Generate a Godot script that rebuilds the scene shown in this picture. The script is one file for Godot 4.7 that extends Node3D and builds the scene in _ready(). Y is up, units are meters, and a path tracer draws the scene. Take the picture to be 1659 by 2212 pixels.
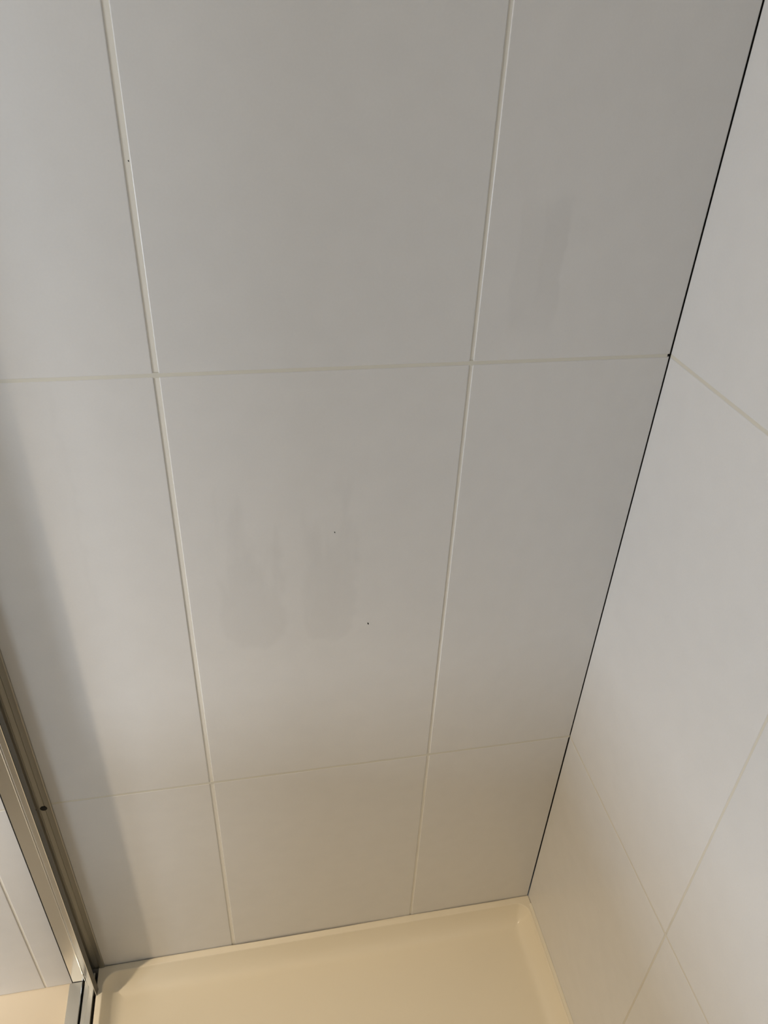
extends Node3D
# A tiled shower corner seen from above: back wall at z = 0, right wall at x = 0,
# tray rim at y = 0, bathroom floor at y = -0.04. Units are metres.

const X2 := -0.2131      # joints of the back wall
const X1 := -0.5131
const TW := 0.300        # tile width
const H2 := 0.4219       # joints, heights
const TH := 0.5912       # tile height
const ZR := 0.2894       # first joint of the right wall
const TT := 0.0085       # tile thickness
const FLOOR := -0.04
const ROOM_L := -2.3
const ROOM_F := 2.5
const CEIL := 2.4

var rng := RandomNumberGenerator.new()
var mat := {}
var used := {}

# ---------------------------------------------------------------- helpers

func m_std(c: Color, rough: float, metal := 0.0, spec := 0.5) -> StandardMaterial3D:
	var m := StandardMaterial3D.new()
	m.albedo_color = c
	m.roughness = rough
	m.metallic = metal
	m.metallic_specular = spec
	return m

func new_st() -> SurfaceTool:
	var st := SurfaceTool.new()
	st.begin(Mesh.PRIMITIVE_TRIANGLES)
	return st

func tri(st: SurfaceTool, a: Vector3, b: Vector3, c: Vector3, na: Vector3, nb: Vector3, nc: Vector3, ua := Vector2.ZERO, ub := Vector2.ZERO, uc := Vector2.ZERO) -> void:
	# winds the triangle so that its front (clockwise) side faces along the normals
	var n := (b - a).cross(c - a)
	if n.dot(na + nb + nc) > 0.0:
		st.set_normal(na); st.set_uv(ua); st.add_vertex(a)
		st.set_normal(nc); st.set_uv(uc); st.add_vertex(c)
		st.set_normal(nb); st.set_uv(ub); st.add_vertex(b)
	else:
		st.set_normal(na); st.set_uv(ua); st.add_vertex(a)
		st.set_normal(nb); st.set_uv(ub); st.add_vertex(b)
		st.set_normal(nc); st.set_uv(uc); st.add_vertex(c)

func quad(st: SurfaceTool, a: Vector3, b: Vector3, c: Vector3, d: Vector3, n: Vector3) -> void:
	tri(st, a, b, c, n, n, n)
	tri(st, a, c, d, n, n, n)

func box(st: SurfaceTool, lo: Vector3, hi: Vector3, bev := 0.0) -> void:
	# box with chamfered edges
	if bev <= 0.0:
		for ax in 3:
			for s in [0, 1]:
				var n := Vector3.ZERO
				n[ax] = 1.0 if s == 1 else -1.0
				var u := (ax + 1) % 3
				var v := (ax + 2) % 3
				var q: Array[Vector3] = []
				for k in [[0, 0], [1, 0], [1, 1], [0, 1]]:
					var p := Vector3.ZERO
					p[ax] = hi[ax] if s == 1 else lo[ax]
					p[u] = hi[u] if k[0] == 1 else lo[u]
					p[v] = hi[v] if k[1] == 1 else lo[v]
					q.append(p)
				quad(st, q[0], q[1], q[2], q[3], n)
		return
	# faces
	for ax in 3:
		var u := (ax + 1) % 3
		var v := (ax + 2) % 3
		for s in [-1, 1]:
			var n := Vector3.ZERO
			n[ax] = s
			var q: Array[Vector3] = []
			for k in [[-1, -1], [1, -1], [1, 1], [-1, 1]]:
				var p := Vector3.ZERO
				p[ax] = hi[ax] if s == 1 else lo[ax]
				p[u] = (hi[u] - bev) if k[0] == 1 else (lo[u] + bev)
				p[v] = (hi[v] - bev) if k[1] == 1 else (lo[v] + bev)
				q.append(p)
			quad(st, q[0], q[1], q[2], q[3], n)
		# the four edges that run along ax
		for su in [-1, 1]:
			for sv in [-1, 1]:
				var n := Vector3.ZERO
				n[u] = su
				n[v] = sv
				n = n.normalized()
				var a := Vector3.ZERO
				var b := Vector3.ZERO
				a[u] = hi[u] if su == 1 else lo[u]
				a[v] = (hi[v] - bev) if sv == 1 else (lo[v] + bev)
				b[u] = (hi[u] - bev) if su == 1 else (lo[u] + bev)
				b[v] = hi[v] if sv == 1 else lo[v]
				var a2 := a
				var b2 := b
				a[ax] = lo[ax] + bev
				b[ax] = lo[ax] + bev
				a2[ax] = hi[ax] - bev
				b2[ax] = hi[ax] - bev
				quad(st, a, b, b2, a2, n)
	for sx in [-1, 1]:
		for sy in [-1, 1]:
			for sz in [-1, 1]:
				var c := Vector3(hi.x if sx == 1 else lo.x, hi.y if sy == 1 else lo.y, hi.z if sz == 1 else lo.z)
				var n := Vector3(sx, sy, sz).normalized()
				tri(st, c - Vector3(0, sy, sz) * bev, c - Vector3(sx, 0, sz) * bev, c - Vector3(sx, sy, 0) * bev, n, n, n)

func extrude_y(st: SurfaceTool, poly: PackedVector2Array, y0: float, y1: float) -> void:
	# poly lies in plan (x, z)
	var area := 0.0
	for i in poly.size():
		var p := poly[i]
		var q := poly[(i + 1) % poly.size()]
		area += p.x * q.y - q.x * p.y
	for i in poly.size():
		var p := poly[i]
		var q := poly[(i + 1) % poly.size()]
		var e := q - p
		var n2 := Vector2(e.y, -e.x).normalized() * signf(area)
		quad(st, Vector3(p.x, y0, p.y), Vector3(q.x, y0, q.y), Vector3(q.x, y1, q.y), Vector3(p.x, y1, p.y), Vector3(n2.x, 0, n2.y))
	var idx := Geometry2D.triangulate_polygon(poly)
	for k in range(0, idx.size(), 3):
		for s in [0, 1]:
			var y := y1 if s == 1 else y0
			var n := Vector3.UP if s == 1 else Vector3.DOWN
			var a := poly[idx[k]]
			var b := poly[idx[k + 1]]
			var c := poly[idx[k + 2]]
			tri(st, Vector3(a.x, y, a.y), Vector3(b.x, y, b.y), Vector3(c.x, y, c.y), n, n, n)

func extrude_z(st: SurfaceTool, poly: PackedVector2Array, z0: float, z1: float) -> void:
	# poly lies in (x, y)
	var area := 0.0
	for i in poly.size():
		var p := poly[i]
		var q := poly[(i + 1) % poly.size()]
		area += p.x * q.y - q.x * p.y
	for i in poly.size():
		var p := poly[i]
		var q := poly[(i + 1) % poly.size()]
		var e := q - p
		var n2 := Vector2(e.y, -e.x).normalized() * signf(area)
		quad(st, Vector3(p.x, p.y, z0), Vector3(q.x, q.y, z0), Vector3(q.x, q.y, z1), Vector3(p.x, p.y, z1), Vector3(n2.x, n2.y, 0))
	var idx := Geometry2D.triangulate_polygon(poly)
	for k in range(0, idx.size(), 3):
		for s in [0, 1]:
			var z := z1 if s == 1 else z0
			var n := Vector3.BACK if s == 1 else Vector3.FORWARD
			var a := poly[idx[k]]
			var b := poly[idx[k + 1]]
			var c := poly[idx[k + 2]]
			tri(st, Vector3(a.x, a.y, z), Vector3(b.x, b.y, z), Vector3(c.x, c.y, z), n, n, n)

func lathe(st: SurfaceTool, prof: Array, origin: Vector3, axis: Vector3, seg := 20) -> void:
	# prof: [radius, height along the axis], from the foot to the tip
	var up := axis.normalized()
	var e1 := up.cross(Vector3(0.31, 0.77, 0.55)).normalized()
	var e2 := up.cross(e1)
	for i in prof.size() - 1:
		var r0: float = prof[i][0]
		var h0: float = prof[i][1]
		var r1: float = prof[i + 1][0]
		var h1: float = prof[i + 1][1]
		var sl := Vector2(h1 - h0, r0 - r1).normalized()
		for k in seg:
			var t0 := TAU * k / seg
			var t1 := TAU * (k + 1) / seg
			var d0 := e1 * cos(t0) + e2 * sin(t0)
			var d1 := e1 * cos(t1) + e2 * sin(t1)
			var n0 := (d0 * sl.x + up * sl.y).normalized()
			var n1 := (d1 * sl.x + up * sl.y).normalized()
			var a := origin + d0 * r0 + up * h0
			var b := origin + d1 * r0 + up * h0
			var c := origin + d1 * r1 + up * h1
			var d := origin + d0 * r1 + up * h1
			if r0 > 0.0:
				tri(st, a, b, c, n0, n1, n1)
			if r1 > 0.0:
				tri(st, a, c, d, n0, n1, n0)

func obj(called: String, st: SurfaceTool, m: Material, parent: Node = self) -> MeshInstance3D:
	return put(called, st.commit(), m, parent)

func put(called: String, mesh: Mesh, m: Material, parent: Node = self) -> MeshInstance3D:
	var o := MeshInstance3D.new()
	o.name = called
	o.mesh = mesh
	o.material_override = m
	parent.add_child(o, true)
	return o

func tag(o: Node, label: String, category: String, group := "") -> void:
	o.set_meta("label", label)
	o.set_meta("category", category)
	if group != "":
		o.set_meta("group", group)

func struct_tag(o: Node, label: String, category: String) -> void:
	o.set_meta("kind", "structure")
	tag(o, label, category)

# ---------------------------------------------------------------- tiles

func tile_mesh(w: float, h: float, r := 0.0011) -> ArrayMesh:
	# glazed tile: lower left corner of its face at the origin, face towards +z at z = 0,
	# a rounded glaze edge of radius r, thickness TT
	var st := new_st()
	var rings := []      # [inset, z, tilt of the normal]
	for a in [0.0, 30.0, 60.0, 90.0]:
		var t := deg_to_rad(a)
		rings.append([r * (1.0 - sin(t)), -r * (1.0 - cos(t)), t])
	rings.append([0.0, -TT, PI / 2])
	var f: float = rings[0][0]
	var uvof := func(p: Vector3) -> Vector2: return Vector2(p.x / w, 1.0 - p.y / h)
	var q: Array[Vector3] = [Vector3(f, f, 0), Vector3(w - f, f, 0), Vector3(w - f, h - f, 0), Vector3(f, h - f, 0)]
	var n := Vector3.BACK
	tri(st, q[0], q[1], q[2], n, n, n, uvof.call(q[0]), uvof.call(q[1]), uvof.call(q[2]))
	tri(st, q[0], q[2], q[3], n, n, n, uvof.call(q[0]), uvof.call(q[2]), uvof.call(q[3]))
	var out: Array[Vector3] = [Vector3(0, -1, 0), Vector3(1, 0, 0), Vector3(0, 1, 0), Vector3(-1, 0, 0)]
	for i in rings.size() - 1:
		var i0: float = rings[i][0]
		var z0: float = rings[i][1]
		var t0: float = rings[i][2]
		var i1: float = rings[i + 1][0]
		var z1: float = rings[i + 1][1]
		var t1: float = rings[i + 1][2]
		var c0: Array[Vector3] = [Vector3(i0, i0, z0), Vector3(w - i0, i0, z0), Vector3(w - i0, h - i0, z0), Vector3(i0, h - i0, z0)]
		var c1: Array[Vector3] = [Vector3(i1, i1, z1), Vector3(w - i1, i1, z1), Vector3(w - i1, h - i1, z1), Vector3(i1, h - i1, z1)]
		for k in 4:
			var j := (k + 1) % 4
			var n0 := (Vector3.BACK * cos(t0) + out[k] * sin(t0)).normalized()
			var n1 := (Vector3.BACK * cos(t1) + out[k] * sin(t1)).normalized()
			tri(st, c0[k], c0[j], c1[j], n0, n0, n1, uvof.call(c0[k]), uvof.call(c0[j]), uvof.call(c1[j]))
			tri(st, c0[k], c1[j], c1[k], n0, n1, n1, uvof.call(c0[k]), uvof.call(c1[j]), uvof.call(c1[k]))
	return st.commit()

func stain_texture(blobs: Array, streaks: Array, seed_: int) -> ImageTexture:
	# dried water film on the glaze: faint grey patches with their own outline.
	# blobs: [u, v, radius u, radius v, depth]; streaks: [u0, u1, v0, v1, depth]
	var w := 300
	var h := 592
	var noise := FastNoiseLite.new()
	noise.seed = seed_
	noise.frequency = 0.02
	noise.fractal_octaves = 3
	var fine := FastNoiseLite.new()
	fine.seed = seed_ + 5
	fine.frequency = 0.35
	var img := Image.create(w, h, false, Image.FORMAT_RGB8)
	for y in h:
		for x in w:
			var wob := noise.get_noise_2d(x, y)
			var u := (x + 7.0 * wob) / w
			var v := (y + 9.0 * noise.get_noise_2d(x + 400, y)) / h
			var c := 1.0 + 0.006 * fine.get_noise_2d(x, y) + 0.008 * wob
			for b in blobs:
				# a run of dried water: straight sides, rounded foot, top that thins out
				var du: float = absf(u - b[0]) / b[2]
				var dv: float = maxf(v - (b[1] - b[2] * 0.5), 0.0) / (b[2] * 0.5)
				var k: float = 1.0 - smoothstep(0.8, 1.1, Vector2(du, dv).length())
				var tear: float = clampf((v - b[3]) / 0.16 + 1.5 * noise.get_noise_2d(x * 1.7, y * 0.35), 0.0, 1.0)
				c -= b[4] * k * tear
			for s in streaks:
				var k := smoothstep(s[0] - 0.012, s[0] + 0.012, u) * (1.0 - smoothstep(s[1] - 0.012, s[1] + 0.012, u))
				k *= smoothstep(s[2] - 0.02, s[2] + 0.02, v) * (1.0 - smoothstep(s[3] - 0.03, s[3] + 0.03, v))
				c -= s[4] * k
			c = clampf(c * 0.985, 0.0, 1.0)
			img.set_pixel(x, y, Color(c, c, c))
	img.generate_mipmaps()
	return ImageTexture.create_from_image(img)

func glaze(tint: Color, tex: Texture2D = null) -> StandardMaterial3D:
	var m := m_std(tint, 0.26, 0.0, 0.5)
	if tex:
		m.albedo_texture = tex
	return m

func tiled_wall(parent: Node3D, us: Array, vs: Array, at: Callable, turn: float, special: Dictionary, wide: Dictionary) -> void:
	# us: joint positions along the wall, ascending; vs: joint heights, ascending;
	# at(u, v): the point of the wall's face; special: {Vector2i(col, row): material}; wide: joint widths by column
	for i in us.size() - 1:
		var gl: float = wide.get(i, 0.0036) * 0.5
		var gr: float = wide.get(i + 1, 0.0036) * 0.5
		for j in vs.size() - 1:
			var gv := 0.0014
			var u0: float = us[i] + gl
			var u1: float = us[i + 1] - gr
			if i == us.size() - 2:
				u1 -= [0.0005, 0.0, 0.0002, 0.0, 0.0][j]      # the cut tiles differ a little
			var v0: float = vs[j] + (gv if j > 0 else 0.0)
			var v1: float = vs[j + 1] - gv
			var m: Material = special.get(Vector2i(i, j), mat.tiles[rng.randi() % 3])
			var t := put("tile", tile_mesh(u1 - u0, v1 - v0), m, parent)
			t.position = at.call(u0, v0)
			t.rotation.y = turn

# ---------------------------------------------------------------- scene

func _ready() -> void:
	rng.seed = 4711
	# ---- camera
	var cam := Camera3D.new()
	cam.name = "camera"
	add_child(cam)
	cam.position = Vector3(-0.44028, 1.31114, 0.67661)
	cam.rotation_degrees = Vector3(-34.0447, -12.2075, 2.7463)
	cam.fov = 67.385
	cam.near = 0.02
	cam.current = true
	# ---- environment
	var we := WorldEnvironment.new()
	we.name = "environment"
	var env := Environment.new()
	env.background_mode = Environment.BG_COLOR
	env.background_color = Color(0.72, 0.78, 0.86)
	env.tonemap_mode = Environment.TONE_MAPPER_LINEAR
	env.tonemap_exposure = 1.0
	env.sdfgi_enabled = true
	env.ssao_enabled = true
	env.ssil_enabled = true
	we.environment = env
	add_child(we)
	# ---- daylight through the frosted window beyond the added partition (cool)
	var day := AreaLight3D.new()
	day.name = "daylight_side"
	day.area_size = Vector2(0.60, 0.34)
	day.light_color = Color(0.916, 0.949, 1.000)
	day.light_energy = 1.780
	day.area_range = 12.0
	day.shadow_enabled = true
	day.rotation_degrees.y = -90
	day.position = Vector3(ROOM_L + 0.03, 0.68, 0.86)
	add_child(day)
	# ---- daylight through the window in the wall behind the camera
	var back := AreaLight3D.new()
	back.name = "daylight_front"
	back.area_size = Vector2(0.5, 0.8)
	back.light_color = Color(0.906, 0.947, 1.000)
	back.light_energy = 1.200
	back.area_range = 12.0
	back.shadow_enabled = true
	back.position = Vector3(-1.95, 1.45, ROOM_F - 0.03)
	add_child(back)

	make_materials()
	make_room()
	make_tray()
	make_frame()
	make_lamp(Vector3(-2.0, CEIL, 0.72))
	make_shade_partition()
	make_specks()

func make_materials() -> void:
	mat.tiles = [
		glaze(Color(0.890, 0.886, 0.876), stain_texture([], [], 3)),
		glaze(Color(0.886, 0.883, 0.874), stain_texture([], [], 14)),
		glaze(Color(0.893, 0.888, 0.877), stain_texture([], [], 25)),
	]
	mat.smear = glaze(Color(0.890, 0.886, 0.876), stain_texture([[0.235, 0.60, 0.125, 0.26, 0.022], [0.535, 0.60, 0.105, 0.26, 0.020]], [], 33))
	mat.line = glaze(Color(0.890, 0.886, 0.876), stain_texture([], [[0.676, 0.688, 0.02, 0.46, 0.010]], 52))
	mat.streak = glaze(Color(0.888, 0.884, 0.875), stain_texture([], [[0.14, 0.36, 0.75, 0.94, 0.014], [0.25, 0.36, 0.74, 0.90, 0.012]], 41))
	mat.adhesive = m_std(Color(0.80, 0.79, 0.765), 0.95)
	mat.grout = m_std(Color(0.925, 0.912, 0.872), 0.28)
	mat.grout_flat = m_std(Color(0.855, 0.844, 0.797), 0.5)
	mat.grout_aged = m_std(Color(0.84, 0.82, 0.765), 0.6)
	mat.plaster = m_std(Color(0.73, 0.715, 0.68), 0.9)
	mat.wall_paint = m_std(Color(0.76, 0.745, 0.715), 0.5)
	mat.tray = m_std(Color(0.93, 0.895, 0.81), 0.28)
	mat.floor = m_std(Color(0.88, 0.83, 0.74), 0.45)
	mat.metal = m_std(Color(0.92, 0.92, 0.915), 0.18, 1.0)
	mat.flange_shade = m_std(Color(0.36, 0.345, 0.31), 0.45)  # darker grey that stands in for shade on the flange side
	mat.metal_dull = m_std(Color(0.66, 0.65, 0.62), 0.38, 1.0)
	mat.track = m_std(Color(0.84, 0.84, 0.82), 0.30, 1.0)
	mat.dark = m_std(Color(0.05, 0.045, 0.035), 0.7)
	mat.dirt = m_std(Color(0.07, 0.065, 0.05), 0.8)
	mat.silicone = m_std(Color(0.90, 0.875, 0.80), 0.4)

func make_room() -> void:
	var th := 0.12
	# back wall: bed of cement adhesive with the tiles and joints on it
	var st := new_st()
	box(st, Vector3(ROOM_L - th, FLOOR - th, -th), Vector3(-0.006, CEIL + th, -TT))
	# open corner gap; a deep cavity is added behind it to keep it dark
	box(st, Vector3(-0.006, FLOOR - th, -th), Vector3(TT + th, CEIL + th, -0.055))
	box(st, Vector3(0.040, FLOOR - th, -0.055), Vector3(TT + th, CEIL + th, 0.0))
	var wb := obj("wall_back", st, mat.adhesive)
	struct_tag(wb, "back wall of large white glazed tiles above the shower tray", "wall")
	var us := []
	var x := X2 - TW * 9
	while x < X2 + 0.01:
		if x > ROOM_L + 0.02:
			us.append(x)
		x += TW
	us.push_front(ROOM_L)
	us.append(0.0)
	var last := us.size() - 1
	var vs := [FLOOR + 0.001, H2, H2 + TH, H2 + TH * 2, H2 + TH * 3, CEIL]
	var special := {Vector2i(last - 2, 1): mat.smear, Vector2i(last - 1, 2): mat.streak, Vector2i(last - 3, 1): mat.line}
	var wide := {last: 0.0010, last - 1: 0.0034, last - 2: 0.0050, last - 3: 0.0032, 0: 0.002}
	tiled_wall(wb, us, vs, func(u, v): return Vector3(u, v, 0), 0.0, special, wide)
	# upright joints: recessed; level joints: almost flush
	for i in range(1, last):
		var g: float = wide.get(i, 0.0036) * 0.5 + 0.0011
		var s := new_st()
		var u: float = us[i]
		box(s, Vector3(u - g, FLOOR + 0.001, -TT), Vector3(u + g, CEIL - 0.001, -0.0010), 0.0)
		obj("upright_joint", s, mat.grout, wb)
	for j in range(1, vs.size() - 1):
		var s := new_st()
		var v: float = vs[j]
		box(s, Vector3(ROOM_L + 0.001, v - 0.0026, -TT), Vector3(-0.0032 if j == 2 else -0.0001, v + 0.0026, -0.0003), 0.0)
		obj("level_joint", s, mat.grout_flat, wb)
	# right wall
	st = new_st()
	box(st, Vector3(TT, FLOOR - th, 0.0006), Vector3(TT + th, CEIL + th, ROOM_F + th))
	var wr := obj("wall_right", st, mat.adhesive)
	struct_tag(wr, "right wall of pale glazed tiles meeting the back wall in a dark corner gap", "wall")
	us = [0.0001]
	x = ZR
	while x < ROOM_F - 0.05:
		us.append(x)
		x += TW
	us.append(ROOM_F)
	var joint_w := {0: 0.0, us.size() - 1: 0.002}
	for k in range(1, us.size() - 1):
		joint_w[k] = 0.0022
	tiled_wall(wr, us, vs, func(u, v): return Vector3(0, v, u), -PI / 2, {}, joint_w)
	for k in range(1, us.size() - 1):
		var s := new_st()
		var z: float = us[k]
		box(s, Vector3(0.0005, FLOOR + 0.001, z - 0.0026), Vector3(TT, CEIL - 0.001, z + 0.0026))
		obj("upright_joint", s, mat.grout_aged, wr)
	for j in range(1, vs.size() - 1):
		var s := new_st()
		var v: float = vs[j]
		box(s, Vector3(0.0003, v - 0.0026, 0.0005), Vector3(TT, v + 0.0026, ROOM_F - 0.001))
		obj("level_joint", s, mat.grout_aged, wr)
	# the third side of the shower recess, behind the camera; lengthened to shade tiles
	st = new_st()
	box(st, Vector3(-0.95, FLOOR - 0.001, TZ1 + 0.0012), Vector3(0.0, CEIL, TZ1 + 0.11))
	struct_tag(obj("wall_recess", st, mat.wall_paint), "plain pale wall closing the shower recess opposite the tiled back wall", "wall")
	# left wall with its low window opening
	var wy0 := 0.48
	var wy1 := 0.88
	var wz0 := 0.53
	var wz1 := 1.19
	st = new_st()
	box(st, Vector3(ROOM_L - th, FLOOR - th, 0), Vector3(ROOM_L, CEIL + th, wz0))
	box(st, Vector3(ROOM_L - th, FLOOR - th, wz1), Vector3(ROOM_L, CEIL + th, ROOM_F + th))
	box(st, Vector3(ROOM_L - th, FLOOR - th, wz0), Vector3(ROOM_L, wy0, wz1))
	box(st, Vector3(ROOM_L - th, wy1, wz0), Vector3(ROOM_L, CEIL + th, wz1))
	struct_tag(obj("wall_left", st, mat.plaster), "plain plaster wall with a low frosted window", "wall")
	window("window_1", Vector3(ROOM_L - 0.05, 0, 0), wz0, wz1, wy0, wy1, true, 3.0, "low frosted window of the plaster wall beyond the added partition")
	# front wall, behind the camera
	st = new_st()
	box(st, Vector3(ROOM_L, FLOOR - th, ROOM_F), Vector3(-2.23, CEIL + th, ROOM_F + th))
	box(st, Vector3(-1.67, FLOOR - th, ROOM_F), Vector3(TT, CEIL + th, ROOM_F + th))
	box(st, Vector3(-2.23, FLOOR - th, ROOM_F), Vector3(-1.67, 0.98, ROOM_F + th))
	box(st, Vector3(-2.23, 1.92, ROOM_F), Vector3(-1.67, CEIL + th, ROOM_F + th))
	struct_tag(obj("wall_front", st, mat.plaster), "plain plaster wall opposite the shower with a tall window", "wall")
	window("window_2", Vector3(0, 0, ROOM_F + 0.05), -2.23, -1.67, 0.98, 1.92, false, 1.5, "tall frosted window in the wall opposite the shower")
	# floor and ceiling
	st = new_st()
	box(st, Vector3(ROOM_L, FLOOR - th, -TT), Vector3(TX0 - 0.0002, FLOOR, ROOM_F))
	box(st, Vector3(TX0 - 0.0002, FLOOR - th, TZ1 + 0.0004), Vector3(TT, FLOOR, ROOM_F))
	box(st, Vector3(TX0 - 0.0002, FLOOR - th, -TT), Vector3(TT, FLOOR - 0.023, TZ1 + 0.0004))
	struct_tag(obj("floor", st, mat.floor), "beige bathroom floor beside the shower tray", "floor")
	st = new_st()
	box(st, Vector3(ROOM_L, CEIL, -TT), Vector3(TT, CEIL + th, ROOM_F))
	struct_tag(obj("ceiling", st, mat.plaster), "plain white plaster ceiling", "ceiling")

func window(called: String, o: Vector3, a0: float, a1: float, y0: float, y1: float, along_z: bool, glow: float, label: String) -> void:
	var pane := m_std(Color(0.9, 0.93, 0.95), 0.5)
	pane.emission_enabled = true
	pane.emission = Color(0.86, 0.93, 1.0)
	pane.emission_energy_multiplier = glow
	var frame := m_std(Color(0.9, 0.9, 0.88), 0.4)
	var root := Node3D.new()
	root.name = called
	root.position = o
	add_child(root)
	struct_tag(root, label, "window")
	var b := func(p0: float, p1: float, q0: float, q1: float, t: float) -> SurfaceTool:
		var st := new_st()
		if along_z:
			box(st, Vector3(-t, q0, p0), Vector3(t, q1, p1), 0.002)
		else:
			box(st, Vector3(p0, q0, -t), Vector3(p1, q1, t), 0.002)
		return st
	var f := 0.03
	obj("pane", b.call(a0 + f, a1 - f, y0 + f, y1 - f, 0.006), pane, root)
	obj("frame_bar", b.call(a0, a0 + f, y0, y1, 0.02), frame, root)
	obj("frame_bar", b.call(a1 - f, a1, y0, y1, 0.02), frame, root)
	obj("frame_bar", b.call(a0 + f, a1 - f, y0, y0 + f, 0.02), frame, root)
	obj("frame_bar", b.call(a0 + f, a1 - f, y1 - f, y1, 0.02), frame, root)

# ---------------------------------------------------------------- shower tray

const TX0 := -0.7254
const TX1 := -0.0008
const TZ1 := 0.78

func tray_height(x: float, z: float) -> float:
	# distance inside the rounded opening of the basin
	var lo := Vector2(-0.7165, 0.0115)
	var hi := Vector2(-0.0065, TZ1 - 0.02)
	var r := 0.022
	var c := (lo + hi) * 0.5
	var half := (hi - lo) * 0.5 - Vector2(r, r)
	var q := (Vector2(x, z) - c).abs() - half
	var sd := Vector2(maxf(q.x, 0), maxf(q.y, 0)).length() + minf(maxf(q.x, q.y), 0.0) - r
	var d := -sd
	if d <= 0.0:
		return -0.0004
	var t := clampf(d / 0.032, 0.0, 1.0)
	# small shoulder, steep flank that eases out into the floor of the basin
	var s := 1.0 - pow(1.0 - t, 2.6)
	s *= smoothstep(0.0, 0.0022, d) * 0.6 + 0.4
	return -0.0004 - 0.030 * s - 0.010 * clampf(d / 0.35, 0.0, 1.0)

func make_tray() -> void:
	var root := Node3D.new()
	root.name = "shower_tray"
	add_child(root)
	tag(root, "cream shower tray with a raised rim below the tiled walls", "shower tray")
	var xs := PackedFloat64Array()
	var zs := PackedFloat64Array()
	var step := func(arr: PackedFloat64Array, a: float, b: float, fine0: float, fine1: float) -> PackedFloat64Array:
		var p := a
		while p < b - 1e-6:
			arr.append(p)
			if p < a + fine0 or p > b - fine1:
				p += 0.0011
			else:
				p = minf(p + 0.02, b - fine1 + 0.0001) if p < b - fine1 else p + 0.0011
		arr.append(b)
		return arr
	xs = step.call(xs, TX0, TX1, 0.042, 0.042)
	zs = step.call(zs, 0.0, TZ1, 0.055, 0.055)
	var st := new_st()
	var nx := xs.size()
	var nz := zs.size()
	var edge := FastNoiseLite.new()
	edge.seed = 8
	edge.frequency = 6.0
	var P := func(i: int, j: int) -> Vector3:
		var x: float = xs[i]
		var z: float = zs[j]
		if j == 0:
			# the caulked back edge wavers a little
			z = 0.0009 + 0.0005 * edge.get_noise_1d(x) + 0.0009 * smoothstep(-0.53, -0.49, x) * (1.0 - smoothstep(-0.36, -0.25, x))
			return Vector3(x, -0.0012, z)
		if j == 1:
			z = maxf(z, 0.0024)
		if i == 0 or i == nx - 1 or j == nz - 1:
			return Vector3(x, -0.0012, z)
		return Vector3(x, tray_height(x, z), z)
	var N := func(i: int, j: int) -> Vector3:
		var x: float = xs[i]
		var z: float = maxf(zs[j], 0.0005)
		var e := 0.0008
		return Vector3(tray_height(x - e, z) - tray_height(x + e, z), 2 * e, tray_height(x, z - e) - tray_height(x, z + e)).normalized()
	for i in nx - 1:
		for j in nz - 1:
			var a: Vector3 = P.call(i, j)
			var b: Vector3 = P.call(i + 1, j)
			var c: Vector3 = P.call(i + 1, j + 1)
			var d: Vector3 = P.call(i, j + 1)
			var na: Vector3 = N.call(i, j)
			var nb: Vector3 = N.call(i + 1, j)
			var nc: Vector3 = N.call(i + 1, j + 1)
			var nd: Vector3 = N.call(i, j + 1)
			tri(st, a, b, c, na, nb, nc)
			tri(st, a, c, d, na, nc, nd)
	# outer skirt down to the floor
	for i in nx - 1:
		for j in [0, nz - 1]:
			var a: Vector3 = P.call(i, j)
			var b: Vector3 = P.call(i + 1, j)
			quad(st, a, b, Vector3(b.x, -0.062, b.z), Vector3(a.x, -0.062, a.z), Vector3(0, 0, -1 if j == 0 else 1))
	for j in nz - 1:
		for i in [0, nx - 1]:
			var a: Vector3 = P.call(i, j)
			var b: Vector3 = P.call(i, j + 1)
			quad(st, a, b, Vector3(b.x, -0.062, b.z), Vector3(a.x, -0.062, a.z), Vector3(-1 if i == 0 else 1, 0, 0))
	quad(st, Vector3(TX0, -0.062, 0.001), Vector3(TX1, -0.062, 0.001), Vector3(TX1, -0.062, TZ1), Vector3(TX0, -0.062, TZ1), Vector3.DOWN)
	obj("basin", st, mat.tray, root)
	# drain, towards the middle of the tray
	var dn := new_st()
	var dy := tray_height(-0.36, 0.42)
	lathe(dn, [[0.045, 0.0], [0.045, 0.003], [0.042, 0.005], [0.0, 0.006]], Vector3(-0.36, dy - 0.001, 0.42), Vector3.UP, 28)
	obj("drain_cover", dn, mat.metal, root)
	# silicone bead in the joint with the right wall
	var sb := new_st()
	extrude_z(sb, PackedVector2Array([Vector2(-0.0002, -0.004), Vector2(-0.0002, 0.0022), Vector2(-0.0014, 0.0014), Vector2(-0.0042, -0.0002), Vector2(-0.0042, -0.004)]), 0.016, TZ1)
	obj("silicone_bead", sb, mat.silicone, root)

# ---------------------------------------------------------------- aluminium frame

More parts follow.
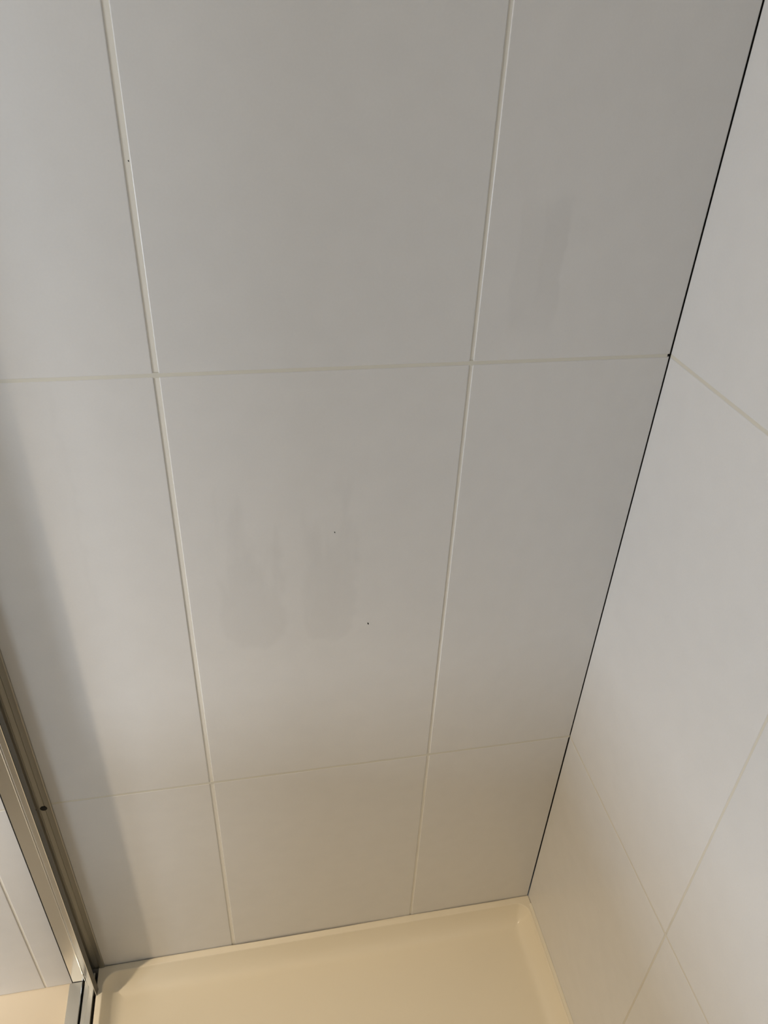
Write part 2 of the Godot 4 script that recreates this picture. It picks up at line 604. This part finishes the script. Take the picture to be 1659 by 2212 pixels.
func make_frame() -> void:
	var root := Node3D.new()
	root.name = "shower_door_frame"
	add_child(root)
	tag(root, "aluminium shower door frame fixed to the tiled wall beside the tray", "door frame")
	var top := 1.95
	# plate against the tiles, with two shallow grooves
	var st := new_st()
	extrude_y(st, PackedVector2Array([
		Vector2(-0.7166, 0.0003), Vector2(-0.7166, 0.0026), Vector2(-0.7170, 0.0034), Vector2(-0.7178, 0.0036),
		Vector2(-0.7236, 0.0036), Vector2(-0.7240, 0.0029), Vector2(-0.7246, 0.0029), Vector2(-0.7250, 0.0036),
		Vector2(-0.7300, 0.0036), Vector2(-0.7304, 0.0029), Vector2(-0.7312, 0.0029), Vector2(-0.7316, 0.0036),
		Vector2(-0.7630, 0.0036), Vector2(-0.7630, 0.0003)]), 0.0005, top)
	var plate := obj("wall_channel", st, mat.metal_dull, root)
	# plate hole, its dark inside painted as a black disc, level with second joint
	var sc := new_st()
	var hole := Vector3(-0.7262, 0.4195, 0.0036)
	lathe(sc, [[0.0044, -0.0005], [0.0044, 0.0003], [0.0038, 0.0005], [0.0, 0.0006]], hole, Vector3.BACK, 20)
	obj("dark_disc", sc, mat.dark, plate)
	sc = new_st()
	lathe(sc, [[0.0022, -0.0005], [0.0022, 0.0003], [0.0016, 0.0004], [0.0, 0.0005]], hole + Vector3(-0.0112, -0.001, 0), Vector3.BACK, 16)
	obj("dark_disc", sc, mat.dark, plate)  # smaller dark disc to its left
	# post: polished face at the left, open channel, flange at the right
	st = new_st()
	extrude_y(st, PackedVector2Array([
		Vector2(-0.7630, 0.0036), Vector2(-0.7630, 0.0178), Vector2(-0.7625, 0.0184), Vector2(-0.7455, 0.0184), Vector2(-0.7450, 0.0179),
		Vector2(-0.7450, 0.0080), Vector2(-0.7365, 0.0080), Vector2(-0.7365, 0.0036)]), -0.0005, top)
	obj("jamb_post", st, mat.metal, root)
	st = new_st()
	extrude_y(st, PackedVector2Array([
		Vector2(-0.7365, 0.0080), Vector2(-0.7365, 0.0320), Vector2(-0.7310, 0.0365), Vector2(-0.7310, 0.0440), Vector2(-0.7304, 0.0447), Vector2(-0.7246, 0.0447),
		Vector2(-0.7240, 0.0441), Vector2(-0.7240, 0.0345), Vector2(-0.7320, 0.0320), Vector2(-0.7340, 0.0080)]), 0.0012, top)
	var flange := obj("closing_flange", st, mat.metal, root)
	st = new_st()
	extrude_y(st, PackedVector2Array([Vector2(-0.7239, 0.0346), Vector2(-0.7239, 0.0434), Vector2(-0.7234, 0.0438), Vector2(-0.7220, 0.0355), Vector2(-0.7226, 0.0346)]), 0.0012, top)
	obj("flange_shade_strip", st, mat.flange_shade, flange)  # side of the flange turned from the light, its shade put into the colour
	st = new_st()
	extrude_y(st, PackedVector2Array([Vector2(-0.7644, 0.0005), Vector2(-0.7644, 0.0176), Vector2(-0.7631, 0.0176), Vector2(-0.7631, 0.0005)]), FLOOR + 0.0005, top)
	obj("gap_shade_strip", st, mat.dark, root)  # black strip painted for the shaded gap between post and wall
	# threshold: two tracks along the edge of the tray
	st = new_st()
	box(st, Vector3(-0.7675, FLOOR, 0.0185), Vector3(-0.7482, -0.0004, TZ1), 0.0008)
	var tk := obj("threshold_track", st, mat.track, root)
	st = new_st()
	extrude_z(st, PackedVector2Array([
		Vector2(-0.7448, FLOOR), Vector2(-0.7448, -0.0016), Vector2(-0.7442, -0.0010), Vector2(-0.7385, -0.0010), Vector2(-0.7381, -0.0016), Vector2(-0.7375, -0.0016),
		Vector2(-0.7371, -0.0010), Vector2(-0.7308, -0.0010), Vector2(-0.7302, -0.0016), Vector2(-0.7302, FLOOR)]), 0.0085, TZ1)
	obj("threshold_track", st, mat.track, root)
	st = new_st()
	box(st, Vector3(-0.7482, FLOOR, 0.0185), Vector3(-0.7260, -0.020, TZ1))
	obj("track_gap_shade", st, mat.dark, root)  # black filler stands in for the shade down in the track gaps
	tk.set_meta("label", "outer aluminium track")

# ---------------------------------------------------------------- out of frame, with its effect in it

func make_lamp(at: Vector3) -> void:
	var root := Node3D.new()
	root.name = "ceiling_lamp"
	root.position = at
	add_child(root)
	tag(root, "round warm ceiling lamp above the bathroom floor", "ceiling lamp")
	var st := new_st()
	lathe(st, [[0.0, -0.022], [0.075, -0.022], [0.08, -0.016], [0.08, 0.0]], Vector3.ZERO, Vector3.UP, 32)
	obj("housing", st, m_std(Color(0.9, 0.9, 0.88), 0.4), root)
	var glow := m_std(Color(0.95, 0.9, 0.8), 0.5)
	glow.emission_enabled = true
	glow.emission = Color(1.0, 0.84, 0.6)
	glow.emission_energy_multiplier = 4.0
	st = new_st()
	lathe(st, [[0.0, -0.030], [0.030, -0.029], [0.045, -0.025], [0.05, -0.022]], Vector3.ZERO, Vector3.UP, 32)
	obj("diffuser", st, glow, root)
	var l := SpotLight3D.new()
	l.name = "lamp_light"
	l.light_color = Color(1.000, 0.906, 0.778)
	l.light_energy = 3.350
	l.light_size = 0.04
	l.spot_range = 8.0
	l.spot_attenuation = 2.0
	l.spot_angle = 55.0
	l.spot_angle_attenuation = 0.6
	l.rotation_degrees.x = -90
	l.shadow_enabled = true
	l.position = Vector3(0, -0.08, 0)
	root.add_child(l)

func make_shade_partition() -> void:
	# added, unseen low partition between the side window and the shower: its top edge shades the lower tiles
	var st := new_st()
	box(st, Vector3(-1.19, FLOOR, 0.25), Vector3(-1.10, 0.54, 1.05), 0.003)
	var w := obj("added_shade_partition", st, mat.plaster)
	struct_tag(w, "added low partition shading the lower tiles, standing between the side window and the shower", "partition")
	st = new_st()
	box(st, Vector3(-1.20, 0.54, 0.24), Vector3(-1.09, 0.565, 1.06), 0.004)
	obj("added_coping", st, m_std(Color(0.88, 0.875, 0.86), 0.4), w)

func make_specks() -> void:
	# dark flecks of dirt on the back wall
	var wb := get_node("wall_back")
	for s in [[-0.5118, 1.1940, -0.0013, 0.0007, 0.0012], [-0.3069, 0.6825, 0.0, 0.0008, 0.0018], [-0.3478, 0.8212, 0.0, 0.0005, 0.0011]]:
		var st := new_st()
		var prof := []
		for k in 5:
			var t := PI / 2 * k / 4.0
			prof.append([cos(t), sin(t)])
		lathe(st, prof, Vector3.ZERO, Vector3.BACK, 10)
		var o := obj("dirt_speck", st, mat.dirt, wb)
		o.scale = Vector3(s[3], s[4], 0.0004)
		o.rotation.z = 0.3
		o.position = Vector3(s[0], s[1], s[2])
